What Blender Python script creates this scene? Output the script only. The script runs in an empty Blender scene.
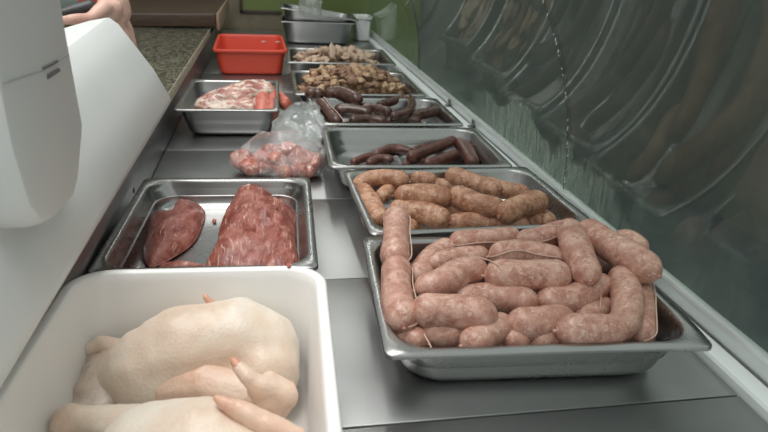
import bpy, bmesh, math, random
from mathutils import Vector, Matrix, noise
random.seed(7)
scn=bpy.context.scene; COL=scn.collection
# ------------------------------------------------------------------ camera
FPX=638.; PIT=math.radians(22.71); YAW=math.radians(10.79); ROL=math.radians(2.75); CH=.4125
Fd=Vector((math.sin(YAW)*math.cos(PIT),math.cos(YAW)*math.cos(PIT),-math.sin(PIT)))
R0=Vector((math.cos(YAW),-math.sin(YAW),0)); U0=R0.cross(Fd)
Rt=R0*math.cos(ROL)+U0*math.sin(ROL); Up=-R0*math.sin(ROL)+U0*math.cos(ROL)
C0=Vector((0,0,CH))
cam_d=bpy.data.cameras.new('camera'); cam=bpy.data.objects.new('camera',cam_d); COL.objects.link(cam)
cam.matrix_world=Matrix(((Rt.x,Up.x,-Fd.x,0),(Rt.y,Up.y,-Fd.y,0),(Rt.z,Up.z,-Fd.z,CH),(0,0,0,1)))
cam_d.sensor_width=36; cam_d.lens=FPX/768*36; cam_d.clip_start=.01
cam_d.dof.use_dof=True; cam_d.dof.focus_distance=.85; cam_d.dof.aperture_fstop=11
scn.camera=cam
def ray(x,y): return Rt*(x-384)+Up*(216-y)+Fd*FPX
def gp(x,y,z=0.):           # the point of height z seen at x, y of the photograph
    d=ray(x,y); return C0+d*((z-CH)/d.z)
def atY(x,y,Y):
    d=ray(x,y); return C0+d*(Y/d.y)
def atX(x,y,X):
    d=ray(x,y); return C0+d*(X/d.x)
# ------------------------------------------------------------------ materials
class NB:
    def __init__(s,name):
        s.m=bpy.data.materials.new(name); s.m.use_nodes=True; s.t=s.m.node_tree; s.n=s.t.nodes; s.l=s.t.links
        s.b=s.n['Principled BSDF']; s.out=s.n['Material Output']
        s.tc=s.n.new('ShaderNodeTexCoord')
        oi=s.n.new('ShaderNodeObjectInfo'); mp=s.n.new('ShaderNodeVectorMath'); mp.operation='MULTIPLY_ADD'
        cb=s.n.new('ShaderNodeCombineXYZ')
        for i in range(3): s.l.new(oi.outputs['Random'],cb.inputs[i])
        s.l.new(cb.outputs[0],mp.inputs[0]); mp.inputs[1].default_value=(3.1,7.7,5.3); s.l.new(s.tc.outputs['Object'],mp.inputs[2])
        s.co=mp.outputs[0]
    def map(s,scale,rot=(0,0,0),src=None):
        k=s.n.new('ShaderNodeMapping'); k.inputs['Scale'].default_value=scale; k.inputs['Rotation'].default_value=rot
        s.l.new(src or s.co,k.inputs['Vector']); return k.outputs[0]
    def noise(s,sc,det=4,rough=.55,dist=0,vec=None):
        k=s.n.new('ShaderNodeTexNoise'); k.inputs['Scale'].default_value=sc; k.inputs['Detail'].default_value=det
        k.inputs['Roughness'].default_value=rough; k.inputs['Distortion'].default_value=dist
        s.l.new(vec or s.co,k.inputs['Vector']); return k.outputs['Fac']
    def voro(s,sc,vec=None,out='Distance',feat='F1'):
        k=s.n.new('ShaderNodeTexVoronoi'); k.feature=feat; k.inputs['Scale'].default_value=sc
        s.l.new(vec or s.co,k.inputs['Vector']); return k.outputs[out]
    def ramp(s,src,stops):
        k=s.n.new('ShaderNodeValToRGB'); e=k.color_ramp.elements
        while len(e)>1: e.remove(e[-1])
        for i,(p,c) in enumerate(stops):
            if not isinstance(c,(tuple,list)): c=(c,c,c)
            q=e[0] if i==0 else e.new(p)
            q.position=p; q.color=(*c,1)
        s.l.new(src,k.inputs[0]); return k.outputs[0]
    def mix(s,fac,a,b,mode='MIX'):
        k=s.n.new('ShaderNodeMix'); k.data_type='RGBA'; k.blend_type=mode
        for i,v in ((0,fac),(6,a),(7,b)):
            if isinstance(v,(tuple,list)): k.inputs[i].default_value=(*v,1)
            elif isinstance(v,(int,float)): k.inputs[i].default_value=v
            else: s.l.new(v,k.inputs[i])
        return k.outputs[2]
    def math(s,op,a,b=0.,c=None):
        k=s.n.new('ShaderNodeMath'); k.operation=op
        for i,v in enumerate((a,b) if c is None else (a,b,c)):
            if isinstance(v,(int,float)): k.inputs[i].default_value=v
            else: s.l.new(v,k.inputs[i])
        return k.outputs[0]
    def set(s,**kw):
        for k,v in kw.items():
            i=s.b.inputs[k.replace('_',' ')]
            if isinstance(v,tuple) and len(v)==3 and i.type=='RGBA': i.default_value=(*v,1)
            elif isinstance(v,(int,float,tuple)): i.default_value=v
            else: s.l.new(v,i)
        return s
    def bump(s,h,st=.3,dist=.002):
        k=s.n.new('ShaderNodeBump'); k.inputs['Strength'].default_value=st; k.inputs['Distance'].default_value=dist
        s.l.new(h,k.inputs['Height']); s.l.new(k.outputs[0],s.b.inputs['Normal']); return s
def plain(name,col,rough=.5,metal=0,**kw):
    b=NB(name); b.set(Base_Color=col,Roughness=rough,Metallic=metal,**kw); return b.m
def steel(name,col,r0,r1,sc=(2,60,2),bump=.08):
    b=NB(name); n=b.noise(18,5,.6,vec=b.map(sc)); w=b.noise(7,4,.6,.6)
    b.set(Base_Color=b.ramp(w,[(.3,tuple(c*.90 for c in col)),(.7,col)]),Metallic=1.,Roughness=b.ramp(b.mix(.5,n,w),[(.3,r0),(.7,r1)]))
    b.bump(n,bump,.0006); return b.m
M={}
M['tray']=steel('stainless_tray_steel',(.42,.42,.415),.25,.31,(3,3,3),.0)
M['tray_worn']=steel('worn_tray_steel',(.36,.36,.355),.30,.36,(3,3,3),.0)
M['deck']=steel('brushed_deck_steel',(.46,.47,.465),.34,.40,(1.5,60,1.5),.004)
M['side']=steel('brushed_side_steel',(.30,.305,.31),.30,.40,(70,1.5,1.5),.015)
M['alu']=steel('aluminium_rail',(.80,.82,.82),.30,.42,(40,1.5,40),.01); M['alu'].node_tree.nodes['Principled BSDF'].inputs['Metallic'].default_value=.55
M['flange']=plain('white_enamel_flange',(.80,.83,.83),.35)
M['seam']=plain('dark_sealant',(.05,.05,.05),.6)
b=NB('white_polyethylene'); b.set(Base_Color=(.87,.86,.84),Roughness=.38,Subsurface_Weight=.0); b.bump(b.noise(60,3),.05,.001); M['bin']=b.m
M['white']=plain('white_plastic',(.78,.79,.78),.4)
b=NB('scale_plastic'); b.set(Base_Color=b.ramp(b.noise(6,3),[(.3,(.68,.71,.70)),(.7,(.72,.75,.74))]),Roughness=.42); M['scale']=b.m
M['scale_dark']=plain('grey_slot',(.12,.12,.125),.6)
M['rubber']=plain('black_rubber',(.02,.02,.02),.7)
b=NB('red_plastic'); b.set(Base_Color=(.56,.055,.026),Roughness=.42); M['red']=b.m
M['black']=plain('black_plastic',(.025,.027,.028),.45)
# fresh sausage
def sausage_mat(name,dark,mid,light,fat,fatpos,rough=.33,sc=1.):
    b=NB(name); n=b.noise(90*sc,5,.7,.4); n2=b.noise(190*sc,3,.6,1.); v=b.noise(45*sc,3,.5,.3)
    c=b.ramp(n,[(.36,dark),(.49,mid),(.60,light)])
    c=b.mix(b.ramp(n2,[(fatpos,0.),(fatpos+.05,.8)]),c,fat)
    c=b.mix(b.ramp(v,[(.38,.45),(.52,0.)]),c,dark)
    b.set(Base_Color=c,Roughness=rough,Coat_Weight=.12,Coat_Roughness=.3,Subsurface_Weight=.05,Subsurface_Radius=(.01,.004,.003),Subsurface_Scale=.3)
    b.bump(b.mix(.5,n,n2),.35,.0012); return b.m
M['fresh']=sausage_mat('fresh_pork_casing',(.39,.175,.125),(.52,.285,.22),(.60,.37,.29),(.70,.51,.41),.57,.38)
M['spiced']=sausage_mat('spiced_pork_casing',(.27,.10,.055),(.44,.215,.125),(.56,.33,.21),(.66,.47,.33),.57,.5)
M['blood']=sausage_mat('blood_sausage_casing',(.036,.015,.010),(.072,.030,.021),(.12,.055,.040),(.17,.095,.07),.66,.22)
M['blood2']=sausage_mat('reddish_blood_sausage_casing',(.055,.018,.013),(.105,.036,.026),(.16,.06,.045),(.25,.12,.09),.66,.34)
M['twine']=plain('cotton_twine',(.62,.45,.36),.8)
def meat_mat(name,dark,mid,light,fat,lo,hi,sc=(16,5,16),rot=(0,0,.6),rough=.34):
    b=NB(name); s=b.noise(6,4,.6,1.2,vec=b.map(sc,rot)); n=b.noise(40,5,.62,.6); t=b.noise(3.,4,.6,1.8,vec=b.map(sc,(0,0,rot[2]+.35)))
    c=b.ramp(n,[(.36,dark),(.5,mid),(.62,light)])
    c=b.mix(b.ramp(s,[(lo,0.),(hi,.9)]),c,fat); c=b.mix(b.ramp(t,[(lo+.02,0.),(hi+.05,.75)]),c,fat)
    b.set(Base_Color=c,Roughness=rough,Coat_Weight=.08,Coat_Roughness=.3,Subsurface_Weight=.04,Subsurface_Radius=(.01,.003,.002),Subsurface_Scale=.3)
    b.bump(b.mix(.5,s,n),.7,.004); return b.m
M['beef']=meat_mat('raw_red_meat',(.20,.045,.034),(.31,.09,.066),(.40,.15,.115),(.62,.40,.31),.59,.67,(30,3.5,16),(0,0,-.75))
M['pork']=meat_mat('raw_pork',(.34,.08,.06),(.50,.17,.13),(.60,.29,.23),(.76,.60,.52),.55,.62)
M['joint']=meat_mat('pork_joint_with_membrane',(.22,.06,.045),(.36,.13,.10),(.52,.25,.19),(.70,.60,.50),.49,.55,(5,12,9),(0,0,-.5))
M['cut']=meat_mat('cut_red_face',(.36,.07,.05),(.52,.13,.09),(.60,.20,.14),(.66,.38,.30),.66,.74)
def skin(name,a,bb,c,rough=.42):
    q=NB(name); n=q.noise(9,4,.6,.4); p=q.voro(330); f=q.noise(28,4,.6)
    col=q.ramp(n,[(.36,a),(.48,bb),(.6,c)])
    q.set(Base_Color=col,Roughness=rough,Coat_Weight=.10,Coat_Roughness=.35,Subsurface_Weight=.15,Subsurface_Radius=(.012,.006,.004),Subsurface_Scale=.4)
    q.bump(q.mix(.5,p,f),.35,.0016); return q.m
M['chicken']=skin('raw_chicken_skin',(.68,.49,.37),(.75,.61,.49),(.79,.71,.61))
M['wing']=skin('raw_chicken_wing_skin',(.62,.30,.20),(.72,.48,.36),(.76,.58,.46))
M['stub']=skin('reddish_wing_tip',(.62,.30,.19),(.68,.38,.26),(.72,.46,.34))
M['hand']=skin('hand_skin',(.46,.25,.19),(.56,.34,.27),(.64,.43,.35),.5)
M['sleeve']=plain('pale_teal_cloth',(.40,.50,.48),.85)
def chunk_mat(name,a,bb,c):
    q=NB(name); n=q.noise(60,5,.6,.4); q.set(Base_Color=q.ramp(n,[(.32,a),(.5,bb),(.68,c)]),Roughness=.42,Coat_Weight=.15); q.bump(n,.5,.002); return q.m
M['ch_a']=chunk_mat('cooked_pork_tan',(.26,.14,.07),(.45,.29,.165),(.58,.42,.27))
M['ch_b']=chunk_mat('cooked_pork_brown',(.11,.05,.028),(.23,.12,.068),(.42,.26,.155))
M['ch_c']=chunk_mat('boiled_rind',(.34,.22,.15),(.50,.36,.26),(.62,.49,.38))
# plastic film
def film(name,clear,tint=(.9,.92,.92)):
    q=NB(name); n=q.noise(24,5,.6,1.5); q.n.remove(q.b)
    tr=q.n.new('ShaderNodeBsdfTransparent'); tr.inputs[0].default_value=(.97,.97,.97,1)
    gl=q.n.new('ShaderNodeBsdfGlossy'); gl.inputs['Roughness'].default_value=.12; gl.inputs[0].default_value=(.9,.92,.92,1)
    di=q.n.new('ShaderNodeBsdfTranslucent'); di.inputs[0].default_value=(*tint,1)
    df=q.n.new('ShaderNodeBsdfDiffuse'); df.inputs[0].default_value=(*tint,1)
    a1=q.n.new('ShaderNodeMixShader'); a1.inputs[0].default_value=.55; q.l.new(di.outputs[0],a1.inputs[1]); q.l.new(df.outputs[0],a1.inputs[2])
    m1=q.n.new('ShaderNodeMixShader'); q.l.new(q.ramp(n,[(.35,clear),(.7,clear+.14)]),m1.inputs[0]); q.l.new(tr.outputs[0],m1.inputs[1]); q.l.new(a1.outputs[0],m1.inputs[2])
    lw=q.n.new('ShaderNodeLayerWeight'); lw.inputs[0].default_value=.35
    bp=q.n.new('ShaderNodeBump'); bp.inputs['Strength'].default_value=.7; bp.inputs['Distance'].default_value=.004
    q.l.new(n,bp.inputs['Height']); q.l.new(bp.outputs[0],gl.inputs['Normal']); q.l.new(bp.outputs[0],lw.inputs['Normal'])
    m2=q.n.new('ShaderNodeMixShader'); q.l.new(q.math('MULTIPLY',lw.outputs['Fresnel'],.55),m2.inputs[0]); q.l.new(m1.outputs[0],m2.inputs[1]); q.l.new(gl.outputs[0],m2.inputs[2])
    q.l.new(m2.outputs[0],q.out.inputs[0]); return q.m
M['film']=film('clear_bag_film',.10); M['film2']=film('milky_bag_film',.08)
# case glass with condensation near the bottom
def glass():
    q=NB('case_glass'); q.n.remove(q.b)
    ge=q.n.new('ShaderNodeNewGeometry'); dt=q.n.new('ShaderNodeVectorMath'); dt.operation='DOT_PRODUCT'
    q.l.new(ge.outputs['Normal'],dt.inputs[0]); q.l.new(ge.outputs['Incoming'],dt.inputs[1])
    c=q.math('ABSOLUTE',dt.outputs['Value']); f=q.math('POWER',q.math('SUBTRACT',1.,c),5.)
    fr=q.math('MULTIPLY',q.math('MULTIPLY_ADD',f,.62,.05),q.math('SUBTRACT',1.,ge.outputs['Backfacing'])); fr=q.math('MINIMUM',fr,.95)
    tr=q.n.new('ShaderNodeBsdfTransparent'); tr.inputs[0].default_value=(.93,.97,.95,1)
    gl=q.n.new('ShaderNodeBsdfGlossy'); gl.inputs['Roughness'].default_value=.02; gl.inputs[0].default_value=(.95,1,.98,1)
    m1=q.n.new('ShaderNodeMixShader'); q.l.new(fr,m1.inputs[0]); q.l.new(tr.outputs[0],m1.inputs[1]); q.l.new(gl.outputs[0],m1.inputs[2])
    sx=q.n.new('ShaderNodeSeparateXYZ'); q.l.new(ge.outputs['Position'],sx.inputs[0])
    big=q.noise(5.5,4,.6,.5,vec=ge.outputs['Position']); st=q.noise(150,4,.65,.2,vec=q.map((1,1,.10),src=ge.outputs['Position']))
    fine=q.noise(240,3,.7,vec=ge.outputs['Position'])
    # fog dies out with height, its upper border is ragged, and running drops wipe clean streaks in it
    h=q.math('SUBTRACT',q.math('MULTIPLY_ADD',big,.40,-.09),sx.outputs['Z'])
    yb=q.math('ABSOLUTE',q.math('SUBTRACT',sx.outputs['Y'],1.15)); fog=q.math('MULTIPLY',q.ramp(q.math('MULTIPLY_ADD',h,3.,.5),[(.49,0.),(.55,1.)]),q.ramp(yb,[(.18,1.),(.42,.12)]))
    streak=q.ramp(st,[(.46,1.),(.55,.3)])
    a=q.math('MULTIPLY',q.math('MULTIPLY',fog,streak),q.ramp(fine,[(.3,.5),(.7,1.)]))
    smear=q.math('MULTIPLY',q.ramp(q.noise(9,4,.6,.8,vec=ge.outputs['Position']),[(.5,0.),(.75,1.)]),.045)
    a=q.math('MULTIPLY_ADD',a,.42,smear); a=q.math('ADD',a,.035)
    df=q.n.new('ShaderNodeBsdfDiffuse'); df.inputs[0].default_value=(.60,.70,.60,1)
    m2=q.n.new('ShaderNodeMixShader'); q.l.new(a,m2.inputs[0]); q.l.new(m1.outputs[0],m2.inputs[1]); q.l.new(df.outputs[0],m2.inputs[2])
    q.l.new(m2.outputs[0],q.out.inputs[0]); return q.m
M['glass']=glass()
b=NB('granite'); v=b.voro(330); n=b.noise(75,4,.75); n2=b.noise(150,3,.7)
b.set(Base_Color=b.mix(.5,b.ramp(n,[(.44,(.008,.008,.006)),(.5,(.07,.07,.045)),(.57,(.27,.26,.18))]),b.ramp(n2,[(.45,(.015,.015,.01)),(.55,(.14,.14,.095))])),Roughness=.3); M['granite']=b.m
b=NB('sawn_granite_edge'); n=b.noise(260,3,.7); b.set(Base_Color=b.ramp(n,[(.4,(.27,.24,.17)),(.6,(.52,.47,.36))]),Roughness=.75); M['granite_edge']=b.m
b=NB('oiled_wood'); n=b.noise(12,5,.6,.8,vec=b.map((1.2,14,8))); b.set(Base_Color=b.ramp(n,[(.3,(.03,.018,.011)),(.7,(.075,.045,.026))]),Roughness=.45); M['wood']=b.m
b=NB('end_grain_wood'); n=b.noise(30,5,.6,.8,vec=b.map((6,2,20))); b.set(Base_Color=b.ramp(n,[(.3,(.16,.11,.075)),(.7,(.34,.25,.18))]),Roughness=.6); M['wood_end']=b.m
b=NB('green_paint'); n=b.noise(3,4,.6); b.set(Base_Color=b.ramp(n,[(.3,(.10,.135,.035)),(.7,(.13,.17,.05))]),Roughness=.4); M['green']=b.m
b=NB('beige_wall_tile'); n=b.noise(8,4,.6); b.set(Base_Color=b.ramp(n,[(.3,(.13,.11,.07)),(.7,(.20,.17,.11))]),Roughness=.5); M['beige']=b.m
M['trim']=plain('dark_trim',(.05,.035,.025),.5)
b=NB('dark_floor_tile'); n=b.noise(1.3,4,.6); b.set(Base_Color=b.ramp(n,[(.35,(.045,.062,.074)),(.65,(.075,.092,.092))]),Roughness=.5); M['floor']=b.m
b=NB('shop_wall'); n=b.noise(1.1,3,.6); b.set(Base_Color=b.ramp(n,[(.35,(.075,.095,.09)),(.65,(.115,.125,.11))]),Roughness=.7); M['shopwall']=b.m
M['ceiling']=plain('ceiling_paint',(.7,.72,.7),.8)
M['wall']=plain('pale_wall_paint',(.66,.69,.67),.7)
M['lamp']=plain('lamp_housing',(.6,.6,.6),.4)
# ------------------------------------------------------------------ object helpers
def smooth(me,ang=40):
    for p in me.polygons: p.use_smooth=True
    try: me.set_sharp_from_angle(angle=math.radians(ang))
    except Exception: pass
def worldloc(o):
    v=Vector((0,0,0))
    while o: v=v+o.location; o=o.parent
    return v
def part(name,bm,mat,parent=None,loc=None,ang=40,normals=True):
    """bm holds world coordinates; the object's origin goes to loc"""
    me=bpy.data.meshes.new(name)
    if normals: bmesh.ops.recalc_face_normals(bm,faces=bm.faces)
    if loc is None:
        n=len(bm.verts); cs=[v.co for v in bm.verts]
        loc=Vector(((min(c.x for c in cs)+max(c.x for c in cs))/2,(min(c.y for c in cs)+max(c.y for c in cs))/2,min(c.z for c in cs)))
    loc=Vector(loc); bmesh.ops.translate(bm,verts=bm.verts,vec=-loc); bm.to_mesh(me); bm.free()
    for m in (mat if isinstance(mat,(list,tuple)) else [mat]): me.materials.append(m)
    smooth(me,ang)
    o=bpy.data.objects.new(name,me); COL.objects.link(o)
    o.location=loc-(worldloc(parent) if parent else Vector((0,0,0))); o.parent=parent
    return o
def tag(o,label=None,cat=None,group=None,kind=None):
    for k,v in (('label',label),('category',cat),('group',group),('kind',kind)):
        if v: o[k]=v
    return o
def thing(name,label,cat,loc,group=None):
    o=bpy.data.objects.new(name,None); COL.objects.link(o); o.location=loc; o.empty_display_size=.02
    return tag(o,label,cat,group)
def loft(rings,closed=True,cap0=True,cap1=True,bm=None,mi=0):
    bm=bm or bmesh.new(); vs=[[bm.verts.new(p) for p in r] for r in rings]; n=len(rings[0])
    for a,b_ in zip(vs,vs[1:]):
        for i in range(n if closed else n-1):
            j=(i+1)%n
            try: bm.faces.new((a[i],a[j],b_[j],b_[i])).material_index=mi
            except ValueError: pass
    if cap0: bm.faces.new(vs[0]).material_index=mi
    if cap1: bm.faces.new(list(reversed(vs[-1]))).material_index=mi
    return bm
def box(p0,p1,bev=0.,seg=2,bm=None,mat4=None):
    b_=bmesh.new(); bmesh.ops.create_cube(b_,size=1)
    s=[p1[i]-p0[i] for i in range(3)]; c=[(p1[i]+p0[i])/2 for i in range(3)]
    bmesh.ops.scale(b_,verts=b_.verts,vec=s); bmesh.ops.translate(b_,verts=b_.verts,vec=c)
    if bev: bmesh.ops.bevel(b_,geom=b_.edges[:],offset=bev,segments=seg,affect='EDGES',profile=.5)
    if mat4: bmesh.ops.transform(b_,verts=b_.verts,matrix=mat4)
    if bm is None: return b_
    me=bpy.data.meshes.new('t'); b_.to_mesh(me); b_.free(); bm.from_mesh(me); bpy.data.meshes.remove(me); return bm
def catmull(P,n):
    P=[Vector(p) for p in P]
    if len(P)==2: return [P[0].lerp(P[1],i/(n-1)) for i in range(n)]
    Q=[P[0]*2-P[1]]+P+[P[-1]*2-P[-2]]; out=[]; m=len(P)-1
    L=[0]
    for a,b_ in zip(P,P[1:]): L.append(L[-1]+(b_-a).length)
    for i in range(n):
        s=L[-1]*i/(n-1); k=0
        while k<m-1 and L[k+1]<s: k+=1
        u=(s-L[k])/max(L[k+1]-L[k],1e-9); a,b_,c,d=Q[k:k+4]
        out.append(.5*((2*b_)+(c-a)*u+(2*a-5*b_+4*c-d)*u*u+(3*b_-a-3*c+d)*u**3))
    return out
def frames(pts):
    T=[(pts[min(i+1,len(pts)-1)]-pts[max(i-1,0)]).normalized() for i in range(len(pts))]
    n=Vector((0,0,1)); n=(n-T[0]*n.dot(T[0]))
    if n.length<1e-3: n=Vector((0,1,0))
    n.normalize(); out=[]
    for t in T:
        n=(n-t*n.dot(t)).normalized(); out.append((t,n,t.cross(n)))
    return out
def tube(pts,rad,seg=8,bm=None,jit=0.,seed=0,mi=0):
    fr=frames(pts); rings=[]
    for i,(p,(t,n,bn)) in enumerate(zip(pts,fr)):
        r=rad[i] if isinstance(rad,(list,tuple)) else rad; ring=[]
        for k in range(seg):
            a=2*math.pi*k/seg; d=n*math.cos(a)+bn*math.sin(a); q=p+d*r
            if jit: q=q+d*(noise.noise(q*38+Vector((seed*3.3,0,0)))*jit+noise.noise(q*110+Vector((seed*3.3,5,0)))*jit*.35)
            ring.append(q)
        rings.append(ring)
    return loft(rings,bm=bm,mi=mi)
# ------------------------------------------------------------------ containers
def rrect(w,d,r,z,n=7,cx=0,cy=0):
    r=min(r,w/2-1e-4,d/2-1e-4); out=[]
    for k,(sx,sy) in enumerate(((1,1),(-1,1),(-1,-1),(1,-1))):
        for i in range(n):
            a=math.pi/2*(k+i/(n-1)); out.append(Vector((cx+sx*(w/2-r)+r*math.cos(a),cy+sy*(d/2-r)+r*math.sin(a),z)))
    return out
def subdiv_ring(ring,m):
    out=[]
    for a,b_ in zip(ring,ring[1:]+ring[:1]):
        k=m if (b_-a).length>.05 else 1
        for i in range(k): out.append(a.lerp(b_,i/k))
    return out
def pan_mesh(w,d,h,rim=.013,ri=.030,ro=.009,draft=.012,t=.0014,fil=.020,dent=0.,z0=0.,ribs=False):
    """outside from the bottom up, over the rolled rim, inside down to the floor"""
    rs=[]; wi,di=w-2*rim,d-2*rim
    prof=[]
    for i in range(6):                      # outer floor fillet
        a=math.pi/2*i/5; ins=fil*(1-math.sin(a)); prof.append((draft+ins,fil*(1-math.cos(a))))
    for ins,z in prof: rs.append((wi-2*ins+2*t,di-2*ins+2*t,ri,z))
    rs.append((wi+2*t,di+2*t,ri,h-.006)); rs.append((wi+2*t+.002,di+2*t+.002,ri,h-.0022))
    rs.append((w-.004,d-.004,ro,h-.0022)); rs.append((w-.0025,d-.0025,ro,h-.005)); rs.append((w,d,ro,h-.0048)); rs.append((w,d,ro,h-.0016)); rs.append((w-.002,d-.002,ro,h))
    rs.append((wi+.006,di+.006,ri+.002,h)); rs.append((wi+.001,di+.001,ri,h-.0012)); rs.append((wi-.001,di-.001,ri,h-.005))
    rs.append((wi-2*draft*.5,di-2*draft*.5,ri,h*.5))
    for ins,z in reversed(prof): rs.append((wi-2*ins,di-2*ins,ri,z+t))
    rings=[]
    for (a,b_,r,z) in rs: rings.append(subdiv_ring(rrect(a,b_,r,z0+z),8))
    bm=loft(rings)
    if dent:
        for v in bm.verts:
            if v.co.z>z0+h-.012:
                q=noise.noise(Vector((v.co.x*22,v.co.y*22,1.3)))
                v.co.z+=dent*q; v.co.x+=dent*q*(1 if v.co.x>0 else -1)
    return bm
def place(bm,FL,ang,w,d,z=0.):
    ca,sa=math.cos(ang),math.sin(ang); cx=FL[0]+w/2*ca-d/2*sa; cy=FL[1]+w/2*sa+d/2*ca
    bmesh.ops.rotate(bm,verts=bm.verts,cent=(0,0,0),matrix=Matrix.Rotation(ang,3,'Z')); bmesh.ops.translate(bm,verts=bm.verts,vec=(cx,cy,z)); return Vector((cx,cy,z))
def pan(label,FL,ang,w,d,h,mat='tray',group=None,name='steel_tray',z=0.001,**kw):
    bm=pan_mesh(w,d,h,**kw); c=place(bm,FL,ang,w,d,z); o=part(name,bm,M[mat],loc=c,ang=60); tag(o,label,'tray',group); return o
# ------------------------------------------------------------------ the setting
def struct(name,bm,mat): o=part(name,bm,mat); o['kind']='structure'; return o
struct('floor',box((-2.6,-2,-.95),(2.6,4.2,-.9)),M['floor'])
struct('wall_back',box((-2.6,3.46,-.9),(2.6,3.56,1.75)),M['shopwall'])
struct('bounce_panel',box((-2.5,3.43,.901),(2.4,3.4595,1.75)),M['wall'])  # unseen pale panel high on the wall, added so the steel deck reflects brighter
struct('trim_3',box((-2.5,3.448,-.9),(.075,3.4599,.9)),M['beige'])
struct('wall_right',box((2.5,-2,-.9),(2.6,3.46,1.75)),M['shopwall'])
struct('wall_left',box((-2.6,-2,-.9),(-2.5,3.46,1.75)),M['wall'])
# green painted board on the back wall, with its dark trim
bm=box((-.118,3.436,.098),(.075,3.46,.9)); box((.075,3.44,-.9),(.80,3.46,.9),bm=bm); struct('trim_1',bm,M['green'])
bm=box((-.134,3.43,.084),(-.118,3.46,.9),.002); box((-.134,3.43,.084),(.075,3.46,.098),.002,bm=bm); struct('trim_2',bm,M['trim'])
# ------------------------------------------------------------------ refrigerated display case
DX0,DX1,DY0,DY1=-.219,.475,-.45,3.42
case=thing('display_case','stainless steel display case with curved glass holding every meat tray','display case',(0.13,1.5,-.9))
seams=[-.45,-.12,.172,.468,.757,1.052,1.351,1.645,1.94,2.235,2.53,2.825,3.12,3.42]
for a,b_ in zip(seams,seams[1:]):
    part('deck_panel',box((DX0,a+.0008,-.016),(DX1,b_-.0008,0),.0022,2),M['deck'],case,ang=30)
part('deck_sealant',box((DX0+.002,DY0+.01,-.03),(DX1-.002,DY1-.01,-.0165)),M['seam'],case)
part('cabinet_body',box((DX0-.02,DY0,-.9),(.53,DY1,-.031),.004),M['side'],case)
sp=box((DX0-.012,DY0,-.015),(DX0-.0005,2.9,.072),.001); part('side_panel',sp,M['side'],case)
for y in (.80,1.02,1.56,2.02):
    c=Vector((DX0,y,.034)); s=part('screw_hole',tube([c+Vector((-.0012,0,0)),c+Vector((.0006,0,0))],.0042,14),M['seam'],case)
# rail: enamel flange, groove, aluminium strip that holds the glass
def prism(prof,y0,y1,bm=None):
    return loft([[Vector((x,y0,z)) for x,z in prof],[Vector((x,y1,z)) for x,z in prof]],bm=bm)
part('rail_flange',prism([(.4765,-.03),(.4765,.008),(.479,.011),(.500,.0115),(.500,-.03)],DY0,DY1),M['flange'],case,ang=25)
part('rail_groove',prism([(.500,-.03),(.500,.009),(.5032,.009),(.5032,-.03)],DY0,DY1),M['seam'],case)
part('rail_strip',prism([(.5035,-.03),(.5033,.012),(.5015,.0150),(.4995,.0335),(.5015,.0365),(.5085,.0365),(.516,.034),(.53,.01),(.53,-.03)],DY0,DY1),M['alu'],case,ang=25)
for px,py in ((443,106),(472,127)):
    g=gp(px,py,.0115)
    part('rail_clip',box((.4885,g.y-.012,.0115),(.5005,g.y+.012,.0135),.0006,bm=box((.4965,g.y-.007,.0125),(.5005,g.y+.007,.030),.0008)),M['tray_worn'],case)
# curved panes
def pane(y0,y1):
    Rg=.62; prof=[]
    N=34
    for i in range(N+1):
        th=math.radians(62)*i/N; prof.append((.506-Rg*(1-math.cos(th)),.036+Rg*math.sin(th),th))
    rings=[]
    ys=[y0+(y1-y0)*k/10 for k in range(11)]
    for y in ys:
        wv=lambda i:0.0
        inn=[Vector((x+.0,y,z)) for x,z,th in prof]
        out=[Vector((x+.006*math.cos(th),y,z+.006*math.sin(th))) for x,z,th in reversed(prof)]
        rings.append(inn+out)
    return loft(rings)
J=[-.187,.983,2.153,3.323]
for a,b_ in zip(J,J[1:]):
    part('glass_pane',pane(a+.0012,b_-.0012),M['glass'],case,ang=30)
for y in J[1:3]:
    rg=[]
    for s in (-1,1):
        inn=[];out=[]
        for i in range(31):
            th=math.radians(62)*i/30; x=.5055-.62*(1-math.cos(th)); z=.037+.62*math.sin(th)
            inn.append(Vector((x-.0004,y+s*.0006,z))); out.append(Vector((x+.007*math.cos(th),y+s*.0006,z+.007*math.sin(th))))
        rg.append(inn+out[::-1])
    part('glass_seal',loft(rg),M['seam'],case)
# water drops running down the panel joint
b=NB('water_drop'); b.set(Base_Color=(.9,.95,.95),Roughness=.05,Metallic=0.,Coat_Weight=1.); M['drop']=b.m
for k in range(26):
    th=math.radians(2+ (k*1.35)+random.uniform(-1.6,1.6)); y=J[1]-.0022+random.uniform(-.0015,.002)
    p=Vector((.5048-.62*(1-math.cos(th)),y,.036+.62*math.sin(th)))
    bm=bmesh.new(); bmesh.ops.create_icosphere(bm,subdivisions=2,radius=1); bmesh.ops.scale(bm,verts=bm.verts,vec=(.0006,.0007,random.uniform(.001,.004))); bmesh.ops.translate(bm,verts=bm.verts,vec=p)
    part('water_drop',bm,M['drop'],case)
# top canopy with the fluorescent tube
part('canopy',box((.10,.1,.60),(.225,3.4,.635),.006),M['lamp'],case)
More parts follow.
